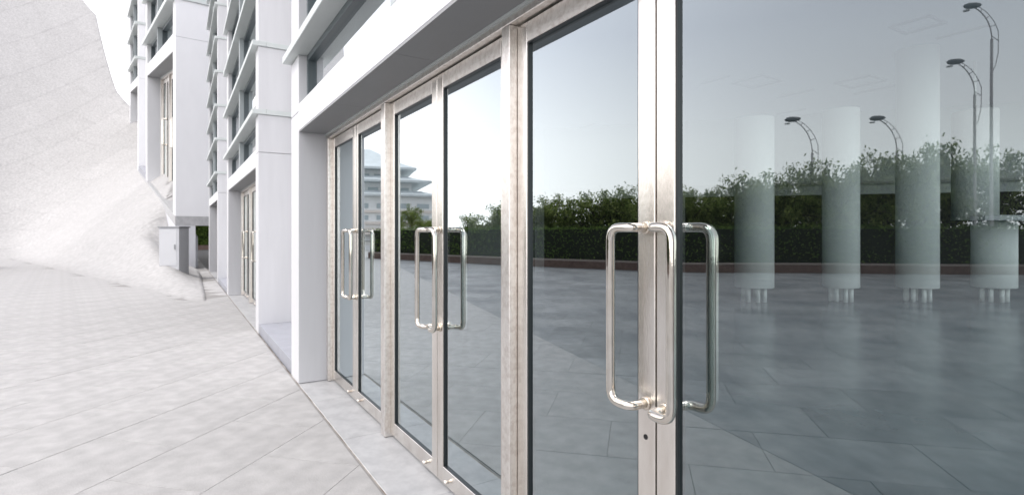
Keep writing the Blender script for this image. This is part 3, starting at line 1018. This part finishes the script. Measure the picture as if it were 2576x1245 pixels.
# dense dark thicket behind the trees
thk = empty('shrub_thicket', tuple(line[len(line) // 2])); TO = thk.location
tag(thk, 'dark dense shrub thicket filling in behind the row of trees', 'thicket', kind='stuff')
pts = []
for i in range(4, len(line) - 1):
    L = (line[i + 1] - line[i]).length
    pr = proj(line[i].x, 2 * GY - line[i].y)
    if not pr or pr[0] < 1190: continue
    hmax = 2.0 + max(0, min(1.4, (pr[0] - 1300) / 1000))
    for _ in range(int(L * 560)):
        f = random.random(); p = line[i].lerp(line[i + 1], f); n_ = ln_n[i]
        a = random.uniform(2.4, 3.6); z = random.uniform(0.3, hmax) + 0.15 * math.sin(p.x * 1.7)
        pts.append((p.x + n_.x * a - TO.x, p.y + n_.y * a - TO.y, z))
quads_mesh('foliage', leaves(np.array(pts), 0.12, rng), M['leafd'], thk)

# street lamps with a twin-tube curved arm
def lamp(u, v, Z, up, label, hpole=None):
    """(u, v): head in the picture, Z its depth in the mirror image"""
    head = vw(u, v, Z)
    foot = vw(up, 560, Z * 1.0)
    r_ = empty('street_lamp', (foot.x, foot.y, 0.0))
    tag(r_, label, 'street lamp', 'street lamps behind the hedge')
    O = r_.location
    H = head.z
    dx = Vector((head.x - foot.x, head.y - foot.y, 0))
    arm = dx.length
    hz = H - arm * 1.55
    b = MB(None, O); b.tube([(foot.x, foot.y, 0.0), (foot.x, foot.y, 0.4), (foot.x, foot.y, hz)], 0.06, 12, rs=[0.075, 0.06, 0.042]); b.build('pole', M['lamp'], r_)
    d = dx.normalized()
    A_ = math.pi / 2 * 0.86
    def inner(f):
        a_ = f * A_
        return arm * (1 - math.cos(a_)) / (1 - math.cos(A_)), hz + (H - hz) * math.sin(a_) / math.sin(A_)
    base_ = Vector((foot.x, foot.y, 0))
    pin = [inner(k_ / 14) for k_ in range(15)]
    pout = [(0.02, hz - 1.25), (-0.13, hz - 0.95), (-0.23, hz - 0.5), (-0.24, hz - 0.05)]
    for k_ in range(2, 15):
        x_, z_ = pin[k_]; xa, za = pin[k_ - 1]
        tx, tz = x_ - xa, z_ - za
        Lt = math.hypot(tx, tz); g_ = 0.24 * (1 - k_ / 14) + 0.05
        pout.append((x_ - tz / Lt * g_, z_ + tx / Lt * g_))
    for pth in (pin, pout):
        b = MB(None, O); b.tube([(base_.x + d.x * q, base_.y + d.y * q, z) for q, z in pth], 0.019 if pth is pin else 0.012, 8); b.build('arm', M['lamp'], r_)
    for k_ in (1, 4, 7, 10, 12):
        a_, c_ = pin[k_], pout[min(k_ + 2, len(pout) - 1)]
        b = MB(None, O); b.tube([(base_.x + d.x * q, base_.y + d.y * q, z) for q, z in (a_, c_)], 0.014, 6); b.build('arm_tie', M['lamp'], r_)
    b = MB(None, O)
    hd = d * 0.62
    sc_ = [(0, .03), (.12, .07), (.35, .105), (.7, .11), (.92, .07), (1.0, .03)]
    b.tube([(head.x + hd.x * (f - 0.6), head.y + hd.y * (f - 0.6), H + 0.05 * (1 - f)) for f, q in sc_], 0.1, 12, rs=[q for f, q in sc_])
    h_ = b.build('lamp_head', M['lampd'], r_)
    b = MB(None, O)
    b.tube([(head.x + hd.x * 0.25, head.y + hd.y * 0.25, H - 0.135), (head.x + hd.x * 0.25, head.y + hd.y * 0.25, H - 0.165)], 0.1, 12); b.build('lens', M['lens'], h_)
    b = MB(None, O); b.tube([(foot.x, foot.y, 0.0), (foot.x, foot.y, 0.25), (foot.x, foot.y, 0.3)], 0.13, 12, rs=[0.13, 0.12, 0.08]); b.build('base', M['lamp'], r_)
lamp(1990, 302, 21.5, 2043, 'grey street lamp with its full pole in view, leftmost of the lamps beyond the hedge')
lamp(2203, 299, 21.5, 2256, 'grey street lamp second from the left, its pole hidden by a white column')
lamp(2399, 156, 19.5, 2452, 'taller grey street lamp third from the left beyond the hedge')
lamp(2441, 16, 19.0, 2494, 'tallest grey street lamp, rightmost beyond the hedge near the picture corner')

# tiered building with haze-paled colours, seen in the left doors
ZP = 100.0
pc = vw(858, 585, ZP); pc.z = 0
pag = empty('tiered_building', tuple(pc)); tag(pag, 'haze-paled multi storey building with tiered grey hipped roofs reflected in the left doors', 'building')
toC = Vector((-pc.x, 2 * GY - pc.y, 0)).normalized(); pag.rotation_euler = (0, 0, math.atan2(toC.y, toC.x) + math.pi / 2)
px = ZP / FD
def zy(v): return EYE + (HY - v) * px
def frus(h0, z0, h1, z1, name, m, par=pag, curve=True):
    b = MB()
    st = [(h0, z0), (h0 + 0.02, z0 + 0.35)]
    k = 6
    for i in range(k + 1):
        f = i / k
        hh = h0 + (h1 - h0) * (f ** 0.8)
        st.append((hh, z0 + 0.35 + (z1 - z0 - 0.35) * f))
    rings = [[b.pt((sx * h, sy * h * 0.8, z)) for sx, sy in ((-1, -1), (1, -1), (1, 1), (-1, 1))] for h, z in st]
    for i in range(len(rings) - 1):
        for j in range(4):
            b.face([rings[i][j], rings[i][(j + 1) % 4], rings[i + 1][(j + 1) % 4], rings[i + 1][j]])
    b.face(list(reversed(rings[0]))); b.face(rings[-1])
    return b.build(name, m, par)
def pwall(h, z0, z1, m, name='wall'):
    b = MB(); b.box(-h, h, -h * 0.8, h * 0.8, z0, z1); return b.build(name, m, pag)
tiers = ((172, 437, 70, 381), (204, 469, 150, 452), (226, 503, 180, 488))
for (h0, v0, h1, v1) in tiers:
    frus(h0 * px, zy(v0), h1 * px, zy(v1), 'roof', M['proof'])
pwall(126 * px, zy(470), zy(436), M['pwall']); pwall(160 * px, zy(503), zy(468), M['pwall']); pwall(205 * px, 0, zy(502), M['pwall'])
for (h, v0, v1) in ((126, 452, 446), (160, 488, 480), (205, 530, 519), (205, 556, 546)):
    for i in range(9):
        x = -h * px + 2 * h * px * (i + 0.5) / 9
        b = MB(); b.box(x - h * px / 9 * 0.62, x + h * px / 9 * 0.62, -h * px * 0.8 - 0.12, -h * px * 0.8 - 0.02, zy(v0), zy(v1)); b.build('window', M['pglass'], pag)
for (h, v0, v1) in ((212, 540, 534), (214, 566, 560), (222, 590, 574)):
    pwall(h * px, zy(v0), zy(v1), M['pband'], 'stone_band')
for i, (u, v, Z) in enumerate(((1005, 540, 70), (1035, 520, 66), (1062, 540, 68), (985, 560, 60), (1085, 555, 62))):
    p = vw(u, 600, Z)
    topz = EYE + (HY - v) / FD * Z
    add_tree(p.x, p.y, (topz / 3.0 * 0.75, topz / 2.9), i * 1.3, i % 3, 'small round tree standing in front of the tiered building', 'small trees before the tiered building')

# ------------------------------------------------------------------ things at the far end of the facade
Zf = 45.0
fa, fb = cw(478, 600, Zf), cw(620, 600, Zf + 4)
fh = empty('end_hedge', (fa.x, fa.y, 0)); tag(fh, 'short clipped green hedge beyond the far end of the white building', 'hedge')
u_ = (fb - fa); u_.z = 0; L = u_.length; u_.normalize(); n_ = Vector((-u_.y, u_.x, 0))
if n_.dot(fw) < 0: n_ = -n_
ffm = lambda a, b, c: (fa.x + u_.x * a + n_.x * b, fa.y + u_.y * a + n_.y * b, c)
FO = tuple(fh.location)
mb = MB(ffm, FO); mb.box(0.1, L, 0.15, 1.2, 0.3, 2.1); mb.build('twig_core', M['core'], fh)
pts = []
for _ in range(5200):
    if random.random() < 0.65: q = (random.uniform(0, L), 0.05 + abs(random.gauss(0, 0.06)), random.uniform(0.35, 2.25))
    else: q = (random.uniform(0, L), random.uniform(0, 1.2), 2.18 + random.gauss(0, 0.06))
    w_ = ffm(*q); pts.append((w_[0] - FO[0], w_[1] - FO[1], w_[2]))
quads_mesh('foliage', leaves(np.array(pts), 0.10, rng), M['leafh'], fh)
mb = MB(ffm); mb.box(-0.2, L, -0.3, 0.0, -0.05, 0.34); o = mb.build('end_kerb', M['kerb']); tag(o, kind='structure')
# pale block with teal glazing behind that hedge
pa = cw(480, 600, 70)
blk = empty('glazed_block', (pa.x, pa.y, 0)); tag(blk, 'distant pale low building with a strip of teal glazing above the short hedge', 'building')
BO = (pa.x, pa.y, 0)
bfm = lambda a, b, c: (pa.x + u_.x * a + n_.x * b, pa.y + u_.y * a + n_.y * b, c)
mb = MB(bfm, BO); mb.box(-1, 14, 0, 6, 0, 1.5); mb.build('wall', M['pwall'], blk)
for i in range(7):
    mb = MB(bfm, BO); mb.box(-1 + i * 2.1, 0.9 + i * 2.1, 0.05, 5.9, 1.5, 3.0); mb.build('window', M['teal'], blk)
mb = MB(bfm, BO); mb.box(-1.3, 14.3, -0.4, 6.4, 3.0, 3.7); mb.build('roof', M['white'], blk)

# grey cabinet at the foot of the slope
cp = cw(425, 0, 16.0)
cab = empty('utility_cabinet', (cp.x, cp.y, 0)); tag(cab, 'pale grey metal cabinet with a dark rim at the foot of the paved slope', 'cabinet')
CO = (cp.x, cp.y, 0)
ru = Vector((SN, CS, 0)); rn = Vector((-CS, SN, 0))
cfm = lambda a, b, c: (cp.x + ru.x * a + rn.x * b, cp.y + ru.y * a + rn.y * b, c)
zc = float(slope_h(cp.x, cp.y)) - 0.1
mb = MB(cfm, CO); mb.box(-0.30, 0.30, 0, 0.5, zc - 0.6, zc + 1.25, 0.01); mb.build('body', M['cab'], cab)
mb = MB(cfm, CO); mb.box(-0.33, 0.33, -0.03, 0.53, zc + 1.25, zc + 1.29, 0.005); mb.build('lid', M['grey'], cab)
mb = MB(cfm, CO); mb.box(-0.26, 0.24, -0.012, 0.0, zc + 0.12, zc + 1.2, 0.003); dr = mb.build('cabinet_door', M['cab'], cab)
mb = MB(cfm, CO); mb.box(0.17, 0.20, -0.035, -0.013, zc + 0.6, zc + 0.75); mb.build('handle', M['grey'], dr)
# low raking parapet beside the passage
pp = cw(484, 0, 21.5)
par_ = MB(None, (pp.x, pp.y, 0))
ids = []
for a in (0, 0.22):
    for (b_, z) in ((0, 0), (0, 1.25), (3.4, 1.95), (3.4, 0)):
        q = pp + ru * a + wd * b_
        ids.append(par_.pt((q.x, q.y, z)))
for q in ((0, 1, 2, 3), (7, 6, 5, 4), (0, 4, 5, 1), (1, 5, 6, 2), (2, 6, 7, 3), (3, 7, 4, 0)):
    par_.face([ids[k_] for k_ in q])
o = par_.build('raking_parapet', M['side'])
o.location = (pp.x, pp.y, 0)
tag(o, 'low pale grey raking parapet wall beside the passage at the foot of the slope', 'parapet')
